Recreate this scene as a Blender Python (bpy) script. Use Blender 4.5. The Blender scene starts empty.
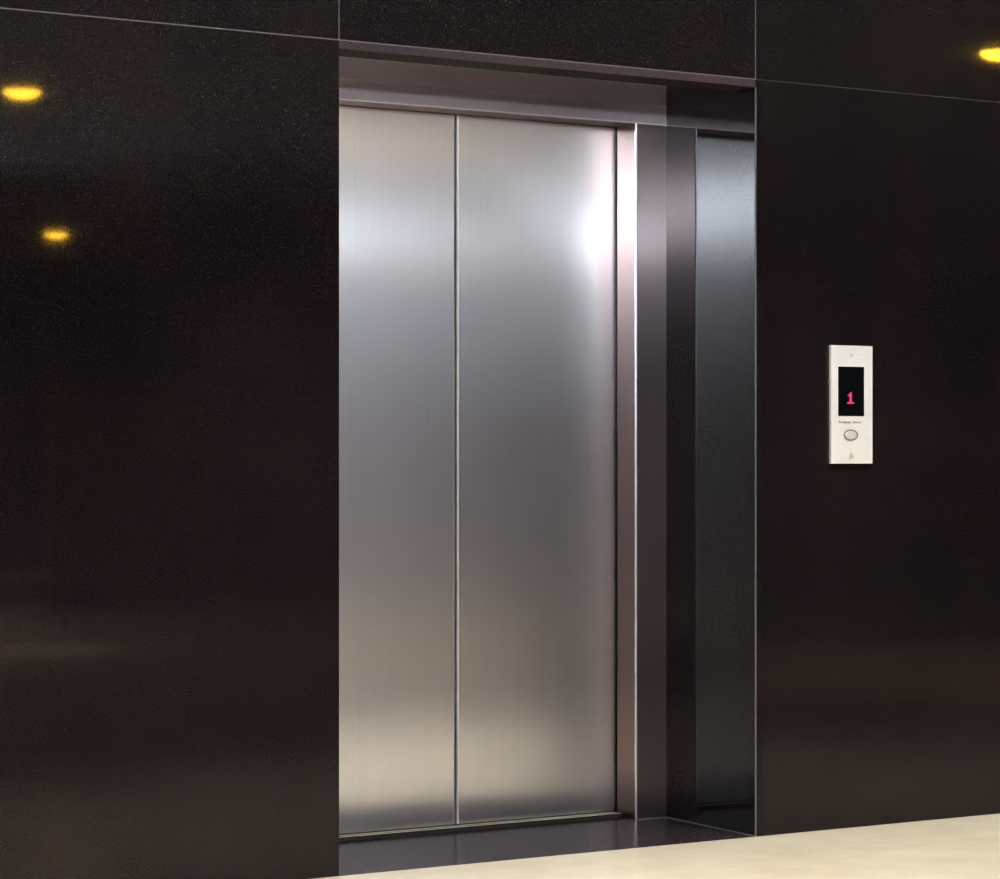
import bpy, bmesh, math, random
from mathutils import Vector, Matrix

S = bpy.context.scene
COL = S.collection

# ------------------------------------------------------------------ camera
cam_data = bpy.data.cameras.new('camera')
cam_data.sensor_fit = 'HORIZONTAL'
cam_data.sensor_width = 36.0
cam_data.lens = 2556.84 * 36.0 / 1000.0
cam_data.shift_y = 18.08 / 1000.0
cam_data.clip_end = 200
cam = bpy.data.objects.new('camera', cam_data)
COL.objects.link(cam)
cam.location = (-4.4717, -6.0, 1.104)
cam.rotation_euler = (math.radians(90), 0, -math.radians(30.989))
S.camera = cam

# ------------------------------------------------------------------ world: daylight seen only through the windows
world = bpy.data.worlds.new('world')
S.world = world
world.use_nodes = True
wt = world.node_tree
bg = wt.nodes['Background']
bg.inputs['Color'].default_value = (0.84, 0.92, 1.0, 1)
SKY, GLARE = 26.0, 120.0        # even sky, and the bright low western sky round the sun
tcw = wt.nodes.new('ShaderNodeTexCoord')
dot = wt.nodes.new('ShaderNodeVectorMath'); dot.operation = 'DOT_PRODUCT'
az = math.radians(219)          # where the glare stands, clockwise from +y
dot.inputs[1].default_value = (math.sin(az)*0.995, math.cos(az)*0.995, 0.10)
wt.links.new(tcw.outputs['Generated'], dot.inputs[0])
def wrange(sock, a0, a1, b0, b1):
    n = wt.nodes.new('ShaderNodeMapRange'); n.interpolation_type = 'SMOOTHSTEP'
    for k, v in zip(('From Min', 'From Max', 'To Min', 'To Max'), (a0, a1, b0, b1)):
        n.inputs[k].default_value = v
    wt.links.new(sock, n.inputs['Value'])
    return n.outputs['Result']
sep = wt.nodes.new('ShaderNodeSeparateXYZ')
wt.links.new(tcw.outputs['Generated'], sep.inputs[0])
round_az = wrange(dot.outputs['Value'], math.cos(math.radians(22)), math.cos(math.radians(9)), 0, GLARE)
low_el = wrange(sep.outputs['Z'], 0.120, 0.150, 1, 0)
mul = wt.nodes.new('ShaderNodeMath'); mul.operation = 'MULTIPLY_ADD'
mul.inputs[2].default_value = SKY
wt.links.new(round_az, mul.inputs[0]); wt.links.new(low_el, mul.inputs[1])
wt.links.new(mul.outputs[0], bg.inputs['Strength'])

# ------------------------------------------------------------------ exposure
S.view_settings.view_transform = 'Standard'
S.view_settings.look = 'None'
S.view_settings.exposure = 0.0
S.view_settings.gamma = 1.0
S.view_settings.use_curve_mapping = False
S.cycles.max_bounces = 10
S.cycles.glossy_bounces = 6
S.cycles.sample_clamp_indirect = 0.0
S.cycles.blur_glossy = 0.0

# ------------------------------------------------------------------ measures (metres): the front wall is the plane y = 0
W = 1.3632          # niche width, x from -W to 0
D = 0.46            # depth of the niche to the steel frame
HS = 2.183          # soffit height
HJ = 2.2058         # joint height
HC = 3.2            # hall ceiling
JW = 0.108          # jamb width
HB = 2.122          # header underside
YD = 0.575          # face of the doors
G = 0.0032          # joint width
XL, XR, YB = -7.0, 15.0, -26.0
YW, XE = -12.0, 1.8   # rear wall of the left half of the lobby, and where that wall ends

# ------------------------------------------------------------------ mesh helpers
def new_bm():
    return bmesh.new()

def box(bm, x0, x1, y0, y1, z0, z1, bev=0.0, seg=2, mi=0):
    m = Matrix.Translation(((x0+x1)/2, (y0+y1)/2, (z0+z1)/2)) @ Matrix.Diagonal((x1-x0, y1-y0, z1-z0, 1))
    r = bmesh.ops.create_cube(bm, size=1.0, matrix=m)
    vs = r['verts']
    fs = list({f for v in vs for f in v.link_faces})
    for f in fs:
        f.material_index = mi
    if bev > 0:
        es = list({e for v in vs for e in v.link_edges})
        bmesh.ops.bevel(bm, geom=es, offset=bev, segments=seg, profile=0.5, affect='EDGES')

def prism(bm, pts, y0, y1, mi=0):
    """extrude a closed x/z outline from y0 to y1 (y0 is the front)"""
    a = [bm.verts.new((x, y0, z)) for x, z in pts]
    b = [bm.verts.new((x, y1, z)) for x, z in pts]
    n = len(pts)
    fs = [bm.faces.new(a), bm.faces.new(b[::-1])]
    for i in range(n):
        fs.append(bm.faces.new((a[i], b[i], b[(i+1) % n], a[(i+1) % n])))
    for f in fs:
        f.material_index = mi
    bmesh.ops.recalc_face_normals(bm, faces=fs)

def ellipse(cx, cz, rx, rz, n=40):
    return [(cx+rx*math.cos(2*math.pi*i/n), cz+rz*math.sin(2*math.pi*i/n)) for i in range(n)]

def lathe(bm, prof, cx=0, cy=0, n=40):
    """rings of (radius, z) turned round the vertical"""
    rings = []
    for r, z in prof:
        if r < 1e-6:
            rings.append([bm.verts.new((cx, cy, z))])
        else:
            rings.append([bm.verts.new((cx+r*math.cos(2*math.pi*i/n), cy+r*math.sin(2*math.pi*i/n), z)) for i in range(n)])
    fs = []
    for p, q in zip(rings, rings[1:]):
        for i in range(n):
            j = (i+1) % n
            if len(p) == 1 and len(q) == 1:
                continue
            if len(p) == 1:
                fs.append(bm.faces.new((p[0], q[i], q[j])))
            elif len(q) == 1:
                fs.append(bm.faces.new((p[i], q[0], p[j])))
            else:
                fs.append(bm.faces.new((p[i], q[i], q[j], p[j])))
    bmesh.ops.recalc_face_normals(bm, faces=fs)
    for f in fs:
        f.smooth = True

def obj(name, bm, mats, parent=None, loc=None):
    me = bpy.data.meshes.new(name)
    bm.to_mesh(me); bm.free()
    for m in (mats if isinstance(mats, (list, tuple)) else [mats]):
        me.materials.append(m)
    o = bpy.data.objects.new(name, me)
    COL.objects.link(o)
    if parent is not None:
        o.parent = parent
    if loc is not None:
        o.location = loc
    return o

def tag(o, label, cat, group=None, kind=None):
    o['label'] = label
    o['category'] = cat
    if group: o['group'] = group
    if kind: o['kind'] = kind
    return o

def struct(name, bm, mats, label=None, cat=None):
    o = obj(name, bm, mats)
    o['kind'] = 'structure'
    if label: o['label'] = label
    if cat: o['category'] = cat
    return o

def thing(name, loc, label, cat, group=None):
    o = bpy.data.objects.new(name, None)
    COL.objects.link(o)
    o.location = loc
    o.empty_display_size = 0.1
    return tag(o, label, cat, group)

# ------------------------------------------------------------------ material helpers
def mat(name):
    m = bpy.data.materials.new(name)
    m.use_nodes = True
    nt = m.node_tree
    return m, nt, nt.nodes['Principled BSDF']

def N(nt, t, **kw):
    n = nt.nodes.new(t)
    for k, v in kw.items():
        setattr(n, k, v)
    return n

def coords(nt, scale=(1, 1, 1)):
    tc = N(nt, 'ShaderNodeTexCoord')
    mp = N(nt, 'ShaderNodeMapping')
    mp.inputs['Scale'].default_value = scale
    nt.links.new(tc.outputs['Object'], mp.inputs['Vector'])
    return mp.outputs['Vector']

def noise(nt, vec, scale, detail=3, rough=0.5):
    n = N(nt, 'ShaderNodeTexNoise')
    n.inputs['Scale'].default_value = scale
    n.inputs['Detail'].default_value = detail
    n.inputs['Roughness'].default_value = rough
    nt.links.new(vec, n.inputs['Vector'])
    return n.outputs['Fac']

def ramp(nt, fac, stops):
    r = N(nt, 'ShaderNodeValToRGB')
    e = r.color_ramp.elements
    while len(e) < len(stops):
        e.new(0.5)
    for el, (p, c) in zip(e, stops):
        el.position = p
        el.color = (*c, 1) if len(c) == 3 else c
    nt.links.new(fac, r.inputs['Fac'])
    return r.outputs['Color']

def maprange(nt, fac, a, b, c, d):
    r = N(nt, 'ShaderNodeMapRange')
    r.inputs['From Min'].default_value = a; r.inputs['From Max'].default_value = b
    r.inputs['To Min'].default_value = c; r.inputs['To Max'].default_value = d
    nt.links.new(fac, r.inputs['Value'])
    return r.outputs['Result']

def addc(nt, a, b, mode='ADD', fac=1.0):
    m = N(nt, 'ShaderNodeMix', data_type='RGBA', blend_type=mode)
    m.inputs['Factor'].default_value = fac
    nt.links.new(a, m.inputs[6]); nt.links.new(b, m.inputs[7])
    return m.outputs[2]

def granite(name, rough=0.10, base=0.008, ior=1.35):
    m, nt, p = mat(name)
    v = coords(nt)
    b = base
    c0 = ramp(nt, noise(nt, v, 2.2, 4), [(0.35, (b*0.95, b*0.70, b*0.85)), (0.65, (b*1.60, b*0.95, b*1.15))])
    c1 = ramp(nt, noise(nt, v, 260, 3, 0.7), [(0.45, (0, 0, 0)), (0.58, (b*0.7, b*0.5, b*0.6)), (0.70, (b*4.5, b*3.8, b*4.2))])
    vo = N(nt, 'ShaderNodeTexVoronoi')
    vo.inputs['Scale'].default_value = 55
    nt.links.new(v, vo.inputs['Vector'])
    c2 = ramp(nt, vo.outputs['Distance'], [(0.0, (0.10, 0.09, 0.09)), (0.075, (0.0, 0.0, 0.0))])
    nt.links.new(addc(nt, addc(nt, c0, c1), c2), p.inputs['Base Color'])
    nt.links.new(maprange(nt, noise(nt, v, 120, 3), 0.3, 0.7, rough*0.75, rough*1.3), p.inputs['Roughness'])
    p.inputs['IOR'].default_value = ior
    return m

def brushed(name, col, sharp=(0.010, 0.15), soft=(0.045, 0.24), share=0.6, streak=0.03):
    """metal with an upright grain: reflections stay crisp up and down and spread sideways.
    sharp / soft are (upright, sideways) microfacet widths of two lobes, share weighs the soft one"""
    m, nt, p = mat(name)
    v = coords(nt, (240, 240, 1.3))
    sn = maprange(nt, noise(nt, v, 1.0, 2), 0.3, 0.7, 1-streak, 1+streak)
    mul = N(nt, 'ShaderNodeVectorMath', operation='SCALE')
    mul.inputs[0].default_value = col
    nt.links.new(sn, mul.inputs['Scale'])
    t = N(nt, 'ShaderNodeCombineXYZ')
    t.inputs[0].default_value = 0.02; t.inputs[1].default_value = 0.03; t.inputs[2].default_value = 1.0
    lobes = []
    for av, ah in (sharp, soft):
        ru, rv = math.sqrt(av), math.sqrt(ah)          # u runs along the tangent (upright)
        r = math.sqrt(ru*rv)
        gl = N(nt, 'ShaderNodeBsdfAnisotropic', distribution='BECKMANN')
        nt.links.new(mul.outputs[0], gl.inputs['Color'])
        gl.inputs['Roughness'].default_value = r
        gl.inputs['Anisotropy'].default_value = 1 - ru/rv
        nt.links.new(t.outputs[0], gl.inputs['Tangent'])
        lobes.append(gl)
    mx = N(nt, 'ShaderNodeMixShader')
    mx.inputs[0].default_value = share
    nt.links.new(lobes[0].outputs[0], mx.inputs[1]); nt.links.new(lobes[1].outputs[0], mx.inputs[2])
    nt.links.new(mx.outputs[0], nt.nodes['Material Output'].inputs['Surface'])
    nt.nodes.remove(p)
    return m

def plain(name, col, rough=0.5, metal=0.0, spec=0.5, emit=None, strength=0, var=0.05):
    m, nt, p = mat(name)
    c = ramp(nt, noise(nt, coords(nt), 40, 3), [(0.3, tuple(x*(1-var) for x in col)), (0.7, tuple(min(1, x*(1+var)) for x in col))])
    nt.links.new(c, p.inputs['Base Color'])
    p.inputs['Roughness'].default_value = rough
    p.inputs['Metallic'].default_value = metal
    p.inputs['Specular IOR Level'].default_value = spec
    if emit:
        p.inputs['Emission Color'].default_value = (*emit, 1)
        p.inputs['Emission Strength'].default_value = strength
    return m

def stone_floor():
    m, nt, p = mat('beige_stone')
    v = coords(nt)
    c0 = ramp(nt, noise(nt, coords(nt, (1, 2.4, 1)), 1.7, 5, 0.6), [(0.3, (0.70, 0.61, 0.45)), (0.55, (0.77, 0.69, 0.53)), (0.75, (0.81, 0.75, 0.60))])
    c1 = ramp(nt, noise(nt, v, 90, 3, 0.7), [(0.35, (0.94, 0.93, 0.90)), (0.7, (1, 1, 1))])
    nt.links.new(addc(nt, c0, c1, 'MULTIPLY'), p.inputs['Base Color'])
    nt.links.new(maprange(nt, noise(nt, v, 6, 3), 0.3, 0.7, 0.16, 0.24), p.inputs['Roughness'])
    return m

GRANITE = granite('polished_black_granite', 0.03, 0.0062)
REVEAL = granite('reveal_granite', 0.03, 0.0062, 1.30)
THRESHOLD = granite('threshold_granite', 0.22, 0.014, 1.15)
ROUGH = granite('dark_reflection_granite', 0.6, 0.008, 1.2)
HONED = granite('honed_granite_edge', 0.5, 0.034)
GROUT = plain('pale_grout', (0.19, 0.165, 0.17), 0.8, var=0.12)
GROUT_DIM = plain('dim_grout', (0.045, 0.04, 0.04), 0.8, var=0.2)
ARRIS = plain('pale_arris', (0.12, 0.13, 0.128), 0.7, var=0.2)
STEEL = brushed('brushed_door_steel', (0.65, 0.645, 0.665))
EDGE = plain('polished_door_edge', (0.60, 0.58, 0.60), 0.5, metal=0.6)
BRONZE = brushed('brushed_dark_steel', (0.28, 0.225, 0.235), (0.008, 0.12), (0.03, 0.22), 0.5)
HEADER = brushed('brushed_header_steel', (0.60, 0.50, 0.53), (0.012, 0.14), (0.05, 0.25), 0.6)
RETURN = brushed('return_reflection_steel', (0.36, 0.27, 0.25), (0.02, 0.45), (0.05, 0.6), 0.6)  # warm reflection put into the colour, lobes widened to thin the glare
FRAME_HIGHLIGHT = brushed('frame_edge_highlight', (0.85, 0.80, 0.80), (0.05, 0.1), (0.1, 0.3))  # pale colour imitates the highlight along header and jamb edges
ALU = plain('sill_aluminium', (0.80, 0.72, 0.58), 0.45, metal=0.85)
GROOVE = plain('shade_and_rubber_black', (0.012, 0.010, 0.009), 0.7)  # near black for painted groove shade, rubber seals and the backing
FACE = plain('satin_steel_faceplate', (0.93, 0.90, 0.885), 0.35, metal=0.25, var=0.01)
GLASS = plain('black_display_glass', (0.003, 0.003, 0.004), 0.12, spec=0.2)
DIGIT = plain('lit_digit', (0.05, 0.01, 0.02), 0.5, emit=(0.80, 0.035, 0.14), strength=1.0)
BUTTON = plain('button_cap', (0.72, 0.69, 0.64), 0.35, metal=0.3)
RING = plain('button_ring', (0.20, 0.17, 0.16), 0.4, metal=0.5)
PRINT = plain('brown_print', (0.24, 0.15, 0.13), 0.6)
FAINT = plain('faint_print', (0.62, 0.57, 0.52), 0.6)
GOLD = plain('yellow_mark', (0.62, 0.53, 0.33), 0.5)
PLASTER = plain('ceiling_plaster', (0.54, 0.58, 0.67), 0.8)
HALLWALL = plain('dark_hall_wall', (0.10, 0.065, 0.06), 0.6)
FLOOR = stone_floor()
TRIM = plain('lamp_trim_metal', (0.30, 0.28, 0.25), 0.4, metal=0.8)
WARM = plain('warm_lamp_lens', (0.8, 0.6, 0.2), 0.4, emit=(1.0, 0.55, 0.04), strength=88.0)
COOL = plain('white_lamp_lens', (0.8, 0.8, 0.8), 0.4, emit=(1.0, 0.97, 0.94), strength=14.0)
MULLION = plain('window_frame_metal', (0.20, 0.20, 0.21), 0.4, metal=0.5)
PALEWALL = plain('pale_hall_wall', (0.56, 0.62, 0.78), 0.7)
GREYWALL = plain('grey_hall_wall', (0.20, 0.20, 0.22), 0.7)
MAROON = plain('maroon_tint', (0.16, 0.014, 0.024), 0.8)

# ------------------------------------------------------------------ the setting
bm = new_bm(); box(bm, XL, XR, YW, 0, -0.1, 0); box(bm, XE-0.2, XR, YB, YW, -0.1, 0)
struct('floor', bm, FLOOR, 'pale beige stone floor in front of the black granite wall', 'floor')
bm = new_bm(); box(bm, -W, G, 0, 0.66, -0.1, 0)
struct('floor_threshold', bm, THRESHOLD, 'dark polished granite strip of floor inside the elevator recess', 'floor')
bm = new_bm(); box(bm, XL, XR, YW, 0.66, HC, HC+0.1); box(bm, XE-0.2, XR, YB, YW, HC, HC+0.1)
struct('ceiling', bm, PLASTER, 'plain plaster ceiling of the lobby', 'ceiling')

g = G/2
bm = new_bm(); box(bm, XL, -W, 0, 0.66, 0, HJ-g)
struct('wall_left', bm, GRANITE, 'large black granite slab left of the elevator, mirroring two yellow lamps', 'wall')
bm = new_bm(); box(bm, G+0.02, XR, 0, 0.66, 0, HJ-g)
struct('wall_right', bm, GRANITE, 'black granite slab right of the elevator carrying the call panel', 'wall')
bm = new_bm(); box(bm, G, G+0.02, 0, 0.66, 0, HJ-g)
struct('wall_reveal', bm, REVEAL, 'polished black granite side of the recess mirroring the steel doors', 'wall')
bm = new_bm()
box(bm, -W+g, -g, 0, 0.66, HJ+g, HC)
box(bm, XL, -W-g, 0, 0.66, HJ+g, HC)
box(bm, g, XR, 0, 0.66, HJ+g, HC)
struct('wall_above', bm, GRANITE, 'upper course of three black granite slabs above the pale joint', 'wall')
# lintel slab: matte strip underneath imitates a dark reflection, front edge honed
bm = new_bm(); box(bm, -W, -0.0005, 0.0004, 0.115, HS, HJ-g)
bm.faces.ensure_lookup_table()
for f in bm.faces:
    if f.normal.y < -0.5:
        f.material_index = 1
struct('trim_lintel', bm, [ROUGH, HONED], 'reddish brown stone edge under the joint above the elevator recess', 'trim')
bm = new_bm(); box(bm, -W, -0.0005, 0.115, 0.66, HS, HJ-g)
struct('wall_soffit', bm, GRANITE, 'polished black granite underside of the elevator recess', 'wall')
bm = new_bm(); box(bm, -W, G, 0.635, 0.66, 0, HS)  # unseen backing added to stop light leaking round the doors
struct('wall_light_block', bm, GROOVE, 'dark backing added to block light behind the elevator doors', 'wall')

# pale joints, each strip its own trim
def joint(i, x0, x1, y0, y1, z0, z1, label, m=GROUT):
    b = new_bm(); box(b, x0, x1, y0, y1, z0, z1)
    struct('trim_%d' % i, b, m, label, 'joint')
joint(1, XL, -W-g, 0.0006, 0.012, HJ-g, HJ+g, 'thin pale level joint across the left granite wall')
joint(2, -W-g, g, 0.0006, 0.012, HJ-g, HJ+g, 'thin pale level joint above the elevator recess')
joint(3, g, XR, 0.0012, 0.012, HJ-g, HJ+g, 'thin faint level joint across the right granite wall', GROUT_DIM)
joint(4, -W-g, -W+g, 0.0006, 0.012, HJ+g, HC, 'thin pale upright joint above the left corner of the recess')
joint(5, -g, g, 0.0006, 0.012, HJ+g, HC, 'thin pale upright joint above the right corner of the recess')
joint(6, -0.0004, G, 0.0, 0.0036, 0, HS, 'thin pale upright line along the right corner of the recess', ARRIS)
joint(7, 0.0004, G, 0.0036, D, 0, 0.0022, 'thin pale line at the foot of the right side of the recess')

# hall behind the camera
bm = new_bm(); box(bm, XR, XR+0.2, YB, 0, 0, HC)
struct('wall_east', bm, HALLWALL, 'dark far end wall of the lobby', 'wall')
bm = new_bm(); box(bm, XE-0.2, XR, YB-0.2, YB, 0, HC)
struct('wall_south', bm, HALLWALL, 'dark wall at the far side of the lobby', 'wall')
# side wall and rear wall, each with a long high window under the ceiling
def high_window(idx, wall, axis, at, back, lo, hi, w0, w1, z0, z1, bays, wmat, label_wall, label_win):
    """axis 'y': the wall runs along y at x = at; axis 'x': along x at y = at; back = which way outdoors lies"""
    t0, t1 = sorted((at, at + back*0.2))
    f0, f1 = sorted((at + back*0.08, at + back*0.14))
    def put(b, u0, u1, v0, v1, c0, c1):
        if axis == 'y': box(b, v0, v1, u0, u1, c0, c1)
        else: box(b, u0, u1, v0, v1, c0, c1)
    b = new_bm()
    put(b, lo, hi, t0, t1, 0, z0); put(b, lo, hi, t0, t1, z1, HC)
    put(b, lo, w0, t0, t1, z0, z1); put(b, w1, hi, t0, t1, z0, z1)
    struct(wall, b, wmat, label_wall, 'wall')
    b = new_bm()
    for i in range(bays+1):
        u = w0 + (w1-w0)*i/bays
        put(b, u-0.02, u+0.02, f0, f1, z0, z1)
    put(b, w0, w1, f0, f1, z0, z0+0.02); put(b, w0, w1, f0, f1, z1-0.02, z1)
    struct('window_%d' % idx, b, MULLION, label_win, 'window')
    ld = bpy.data.lights.new('daylight_portal', 'AREA')
    ld.shape = 'RECTANGLE'; ld.size = w1-w0; ld.size_y = z1-z0
    ld.cycles.is_portal = True
    lo_ = bpy.data.objects.new('daylight_portal', ld); COL.objects.link(lo_)
    c = at + back*0.17
    d = Vector((-back, 0, 0)) if axis == 'y' else Vector((0, -back, 0))
    lo_.location = (c, (w0+w1)/2, (z0+z1)/2) if axis == 'y' else ((w0+w1)/2, c, (z0+z1)/2)
    lo_.rotation_euler = d.to_track_quat('-Z', 'Y').to_euler()
high_window(1, 'wall_west', 'y', XL, -1, YW, 0, -11.6, -5.0, 2.86, 3.12, 4, GREYWALL,
            'grey side wall of the lobby with a short high window', 'short high window strip in the side wall')
high_window(2, 'wall_rear', 'x', YW, -1, XL, XE, -6.8, 1.4, 2.78, 3.14, 5, PALEWALL,
            'pale rear wall of the lobby with a long high window', 'long high window strip in the rear wall')
bm = new_bm(); box(bm, XE-0.2, XE, YB, YW-0.2, 0, HC)
struct('wall_passage', bm, HALLWALL, 'dark wall of the passage leading away from the lobby', 'wall')

# ------------------------------------------------------------------ elevator frame, doors and sill
fr = thing('elevator_frame', (-W/2, D, 0), 'dark brushed steel frame lining the elevator recess', 'door frame')
def fobj(name, b, m, par=fr):
    o = obj(name, b, m); o.parent = par
    o.matrix_parent_inverse = Matrix.Translation(par.location).inverted()
    return o
YJ = 0.562
bm = new_bm(); box(bm, -W, G, D, YJ, HB, HS)
hd = fobj('header', bm, HEADER)
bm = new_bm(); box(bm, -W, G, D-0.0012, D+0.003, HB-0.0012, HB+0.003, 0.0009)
tr = obj('edge_highlight', bm, FRAME_HIGHLIGHT, hd)
for x0, x1, xe in ((-JW, G, -JW), (-W, -W+JW, -W+JW)):
    bm = new_bm(); box(bm, x0, x1, D, YJ, 0.0, HB)
    j = fobj('jamb', bm, BRONZE)
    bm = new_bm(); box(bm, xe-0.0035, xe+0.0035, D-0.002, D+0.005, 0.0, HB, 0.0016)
    t = obj('corner_highlight', bm, FRAME_HIGHLIGHT); t.parent = j
    bm = new_bm(); box(bm, xe-0.0008, xe+0.0008, D+0.005, YJ, 0.0, HB)
    u = obj('return_face', bm, RETURN); u.parent = j
    u['label'] = 'side face of the jamb with a warm reflection put into its colour'
    t['label'] = 'corner of the jamb with its highlight put into a pale colour'
    bm = new_bm(); box(bm, x0+0.002, x1-0.002, D-0.0025, D, 0.0, 0.0025)
    t = obj('seal_strip', bm, GROUT); t.parent = j

XC = -0.6745
GAP = 0.0032
def leaf(x0, x1, label, lead):
    t = thing('elevator_door', ((x0+x1)/2, YD, 0.013), label, 'elevator door', 'sliding elevator door leaves')
    inv = Matrix.Translation(t.location).inverted()
    a, b = (x0+0.006, x1) if lead < 0 else (x0, x1-0.006)
    bm = new_bm(); box(bm, a, b, YD, YD+0.032, 0.016, HB+0.03)
    o = obj('door_panel', bm, STEEL); o.parent = t; o.matrix_parent_inverse = inv
    bm = new_bm()
    # leading edge: a rounded fold
    xs = x0 if lead < 0 else x1
    s = -lead
    r = 0.006
    pts = [(xs + s*(r - r*math.cos(q)), YD + r - r*math.sin(q)) for q in [math.pi/2*i/6 for i in range(7)]]
    pts += [(xs + s*r, YD+0.032), (xs, YD+0.032)]
    lo = [bm.verts.new((x, y, 0.016)) for x, y in pts]
    hi = [bm.verts.new((x, y, HB+0.03)) for x, y in pts]
    n = len(pts); fs = [bm.faces.new(lo), bm.faces.new(hi)]
    for i in range(n):
        f = bm.faces.new((lo[i], hi[i], hi[(i+1) % n], lo[(i+1) % n])); fs.append(f)
    bmesh.ops.recalc_face_normals(bm, faces=fs)
    e = obj('leading_edge', bm, EDGE); e.parent = t; e.matrix_parent_inverse = inv
    e['label'] = 'bright folded leading edge of the door leaf'
    bm = new_bm()
    xa, xb = (x0-0.0015, x0) if lead < 0 else (x1, x1+0.0015)
    box(bm, xa, xb, YD+0.010, YD+0.030, 0.016, HB+0.03)
    e = obj('rubber_seal', bm, GROOVE); e.parent = t; e.matrix_parent_inverse = inv
    return t
leaf(-W+JW-0.03, XC-GAP, 'brushed steel sliding door leaf beside the left granite slab, seen narrower', 1)
leaf(XC+GAP, -JW+0.06, 'wider looking brushed steel sliding door leaf beside the exposed dark jamb', -1)

sill = thing('door_sill', (-W/2, 0.535, 0), 'low grooved aluminium sill track under the steel elevator doors', 'door sill')
inv = Matrix.Translation(sill.location).inverted()
sx0, sx1 = -W+JW+0.001, -JW-0.001
bm = new_bm(); box(bm, sx0, sx1, 0.5365, 0.590, 0.0, 0.0120)  # nearly flush with the rails, its dark colour imitates groove shade
o = obj('sill_base', bm, GROOVE); o.parent = sill; o.matrix_parent_inverse = inv
o['label'] = 'nearly flush base darkened to imitate groove shade, and front edge of the sill'
for y0, y1 in ((0.535, 0.5445), (0.5585, 0.5715)):
    bm = new_bm(); box(bm, sx0, sx1, y0, y1, 0.0120, 0.0127, 0.0003)
    o = obj('sill_rail', bm, ALU); o.parent = sill; o.matrix_parent_inverse = inv

# ------------------------------------------------------------------ call panel on the right wall
PX0, PX1, PZ0, PZ1 = 0.2705, 0.4265, 1.0860, 1.4375
PT = 0.012
panel = thing('call_panel', ((PX0+PX1)/2, 0, PZ1), 'upright steel elevator call panel with black display on the right granite wall', 'call panel')
pinv = Matrix.Translation(panel.location).inverted()
def pobj(name, b, m, par=panel, label=None):
    o = obj(name, b, m); o.parent = par
    if par is panel:
        o.matrix_parent_inverse = pinv
    if label: o['label'] = label
    return o
bm = new_bm(); box(bm, PX0, PX1, -PT, 0, PZ0, PZ1, 0.0018)
face = pobj('faceplate', bm, FACE)
yf = -PT
bm = new_bm(); box(bm, 0.2950, 0.3930, yf-0.0012, yf+0.002, 1.2275, 1.3745, 0.0008)
disp = pobj('display', bm, GLASS, label='black display showing a red figure')
# the figure 1: flag, stem and foot
cx, z0, h = 0.3408, 1.2640, 0.0350
pts = [(-0.0125, 0), (0.0135, 0), (0.0135, 0.0052), (0.0045, 0.0052), (0.0045, h), (-0.0010, h),
       (-0.0040, h-0.0065), (-0.0105, h-0.0085), (-0.0105, h-0.0125), (-0.0038, h-0.0115), (-0.0038, 0.0052), (-0.0125, 0.0052)]
bm = new_bm(); prism(bm, [(cx+x, z0+z) for x, z in pts], yf-0.0020, yf-0.0011)
pobj('digit', bm, DIGIT, disp, 'glowing pinkish red figure 1')
# oval button with a dark ring
bcx, bcz = 0.3427, 1.1710
bm = new_bm()
ro, ri = ellipse(bcx, bcz, 0.0262, 0.0165), ellipse(bcx, bcz, 0.0226, 0.0137)
n = len(ro)
L = [[bm.verts.new((x, y, z)) for x, z in pts] for pts, y in ((ro, yf+0.001), (ro, yf-0.002), (ri, yf-0.002), (ri, yf+0.001))]
for a, b in zip(L, L[1:] + L[:1]):
    for i in range(n):
        bm.faces.new((a[i], a[(i+1) % n], b[(i+1) % n], b[i]))
bmesh.ops.recalc_face_normals(bm, faces=bm.faces[:])
btn_ring = None
bm2 = new_bm()
rings = [[bm2.verts.new((x, y, z)) for x, z in ellipse(bcx, bcz, 0.0222*s, 0.0133*s)] for s, y in ((1.0, yf+0.001), (1.0, yf-0.0018), (0.93, yf-0.0030), (0.6, yf-0.0036), (0.25, yf-0.0038))]
for a, b in zip(rings, rings[1:]):
    for i in range(n):
        f = bm2.faces.new((a[i], a[(i+1) % n], b[(i+1) % n], b[i])); f.smooth = True
bm2.faces.new(rings[-1]); bm2.faces.new(rings[0])
bmesh.ops.recalc_face_normals(bm2, faces=bm2.faces[:])
btn = pobj('call_button', bm2, BUTTON)
pobj('button_ring', bm, RING, btn, 'thin dark oval ring round the button')
# two printed words under the display: too small to read, kept as letter-sized strokes
bm = new_bm()
rnd = random.Random(4)
x = 0.2985
for word in (8, 5):
    for i in range(word):
        big = (i == 0)
        hh = 0.0075 if big else 0.0052
        box(bm, x, x+0.0016, yf-0.0006, yf+0.0005, 1.2060, 1.2060+hh)
        w = 0.0058
        if rnd.random() < 0.75:
            box(bm, x+0.0016, x+0.0046, yf-0.0006, yf+0.0005, 1.2060+(0.0036 if rnd.random() < 0.6 else 0.0), 1.2060+(0.0052 if rnd.random() < 0.6 else 0.0046))
        if rnd.random() < 0.6:
            box(bm, x+0.0034, x+0.0046, yf-0.0006, yf+0.0005, 1.2060, 1.2060+0.0048)
        x += w
    x += 0.0075
pobj('printed_words', bm, PRINT, face, 'tiny brown printed words')
# faint mark near the top: a dot and a short pale line of print
bm = new_bm()
prism(bm, ellipse(0.3462, 1.4085, 0.0062, 0.0040, 24), yf-0.0005, yf+0.0005)
pobj('printed_dot', bm, FAINT, face)
bm = new_bm()
for i in range(8):
    box(bm, 0.3622+i*0.0058, 0.3622+i*0.0058+0.0040, yf-0.0005, yf+0.0005, 1.4045, 1.4080+0.002*(i % 2))
pobj('printed_mark', bm, plain('very_faint_print', (0.78, 0.74, 0.69), 0.5), face)
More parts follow.
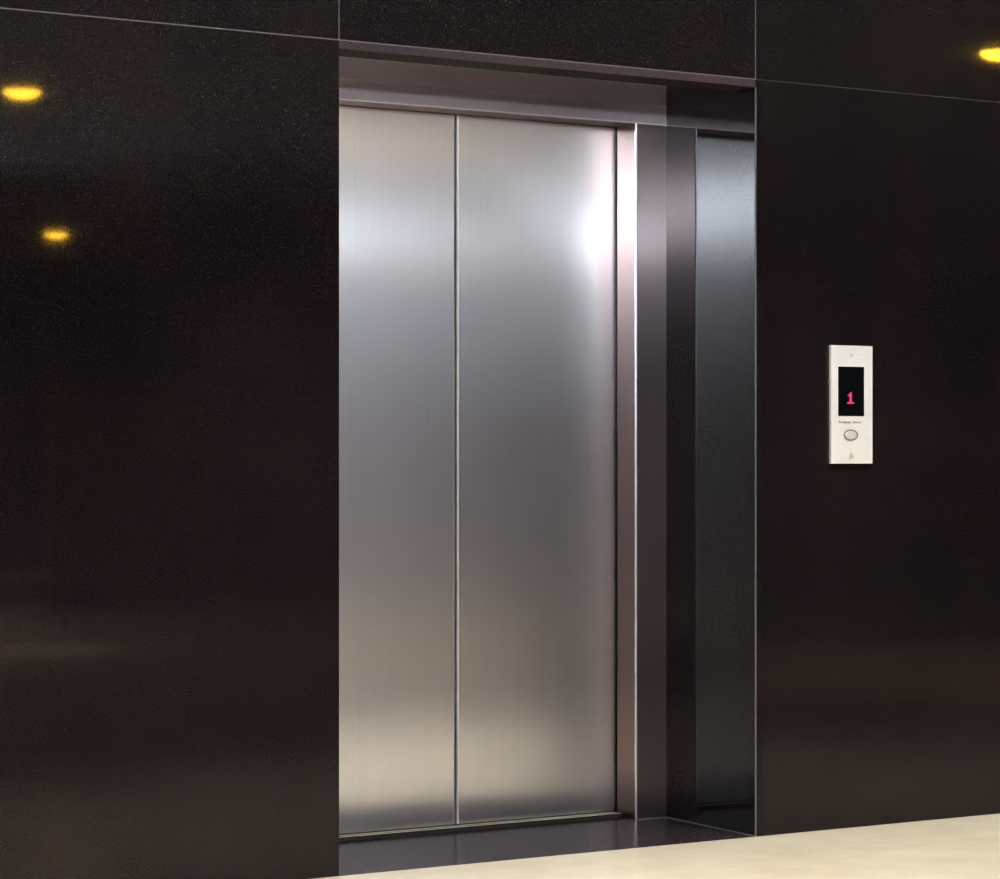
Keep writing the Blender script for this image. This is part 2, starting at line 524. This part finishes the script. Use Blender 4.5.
# small yellowish emblem near the foot
bm = new_bm()
prism(bm, [(0.3355, 1.0965), (0.3535, 1.1040), (0.3515, 1.1090), (0.3445, 1.1190), (0.3390, 1.1150)], yf-0.0006, yf+0.0005)
pobj('emblem', bm, GOLD, face, 'small faded yellow mark')
for sx in (PX0-0.0035, PX1):
    for z in (1.330, 1.206):
        bm = new_bm(); box(bm, sx, sx+0.0035, -0.006, 0.002, z-0.004, z+0.004, 0.0008)
        pobj('side_clip', bm, TRIM)

# ------------------------------------------------------------------ ceiling downlights
def downlight(x, y, label, power, cone, blend, lens, colour=(1.0, 0.80, 0.52), r=0.105):
    t = thing('ceiling_light', (x, y, HC), label, 'ceiling light', 'round downlights in the lobby ceiling')
    bm = new_bm(); lathe(bm, [(r+0.002, 0.0), (r+0.025, 0.0), (r+0.025, -0.008), (r+0.003, -0.010), (r+0.002, 0.0)])
    obj('trim_ring', bm, TRIM, t)
    bm = new_bm(); lathe(bm, [(r, -0.001), (r, -0.012), (r*0.9, -0.030), (r*0.6, -0.046), (r*0.25, -0.053), (0, -0.054)])
    obj('lens', bm, lens, t)
    ld = bpy.data.lights.new('lamp', 'SPOT')
    ld.energy = power; ld.color = colour
    ld.spot_size = math.radians(cone); ld.spot_blend = blend
    ld.shadow_soft_size = 0.09
    lo = bpy.data.objects.new('lamp', ld); COL.objects.link(lo)
    lo.parent = t; lo.location = (0, 0, -0.16)
    return t
downlight(0.694, -7.890, 'round warm ceiling downlight, the larger yellow glow mirrored on the left granite slab', 620, 22, 0.25, WARM)
downlight(4.261, -16.587, 'round warm ceiling downlight, the smaller yellow glow mirrored on the left granite slab', 300, 40, 0.5, WARM)
downlight(4.512, -3.954, 'round warm ceiling downlight, the yellow glow mirrored above the call panel', 260, 90, 0.7, WARM)
NEAR = [(-4.6, 'above the floor before the left granite slab, farthest from the elevator'),
        (-3.0, 'above the floor before the left granite slab, nearer the elevator'),
        (-1.4, 'above the floor before the left corner of the elevator recess'),
        (0.2, 'above the floor before the right corner of the elevator recess'),
        (1.8, 'above the floor past the call panel')]
for x, where in NEAR:  # unseen row added to light the floor and the front wall
    downlight(x, -1.0, 'unseen ceiling downlight added ' + where, 365 if x < 1 else 240, 76, 1.0, COOL, (1.0, 0.968, 0.93))

for x, where in ((-5.2, 'before the pale rear wall, by the side wall'), (-2.9, 'before the middle of the pale rear wall'), (-0.6, 'before the pale rear wall, by the passage')):
    downlight(x, -10.4, 'unseen ceiling downlight added ' + where, 600, 130, 0.5, COOL, (1.0, 0.89, 0.76))  # unseen lamps added to brighten the rear wall and floor

# added maroon screen standing in for a reddish tint mirrored in the left slab
scr = thing('tint_screen', (1.95, -9.3, 0), 'added maroon screen standing in for a reddish tint low on the left granite slab', 'screen')
bm = new_bm(); box(bm, -0.55, 0.55, -0.03, 0.03, 0.12, 1.6, 0.01)
obj('tint_panel', bm, MAROON, scr)
for s in (-0.45, 0.45):
    bm = new_bm(); box(bm, s-0.03, s+0.03, -0.25, 0.25, 0.0, 0.03, 0.005); box(bm, s-0.02, s+0.02, -0.02, 0.02, 0.03, 0.14)
    obj('foot', bm, TRIM, scr)
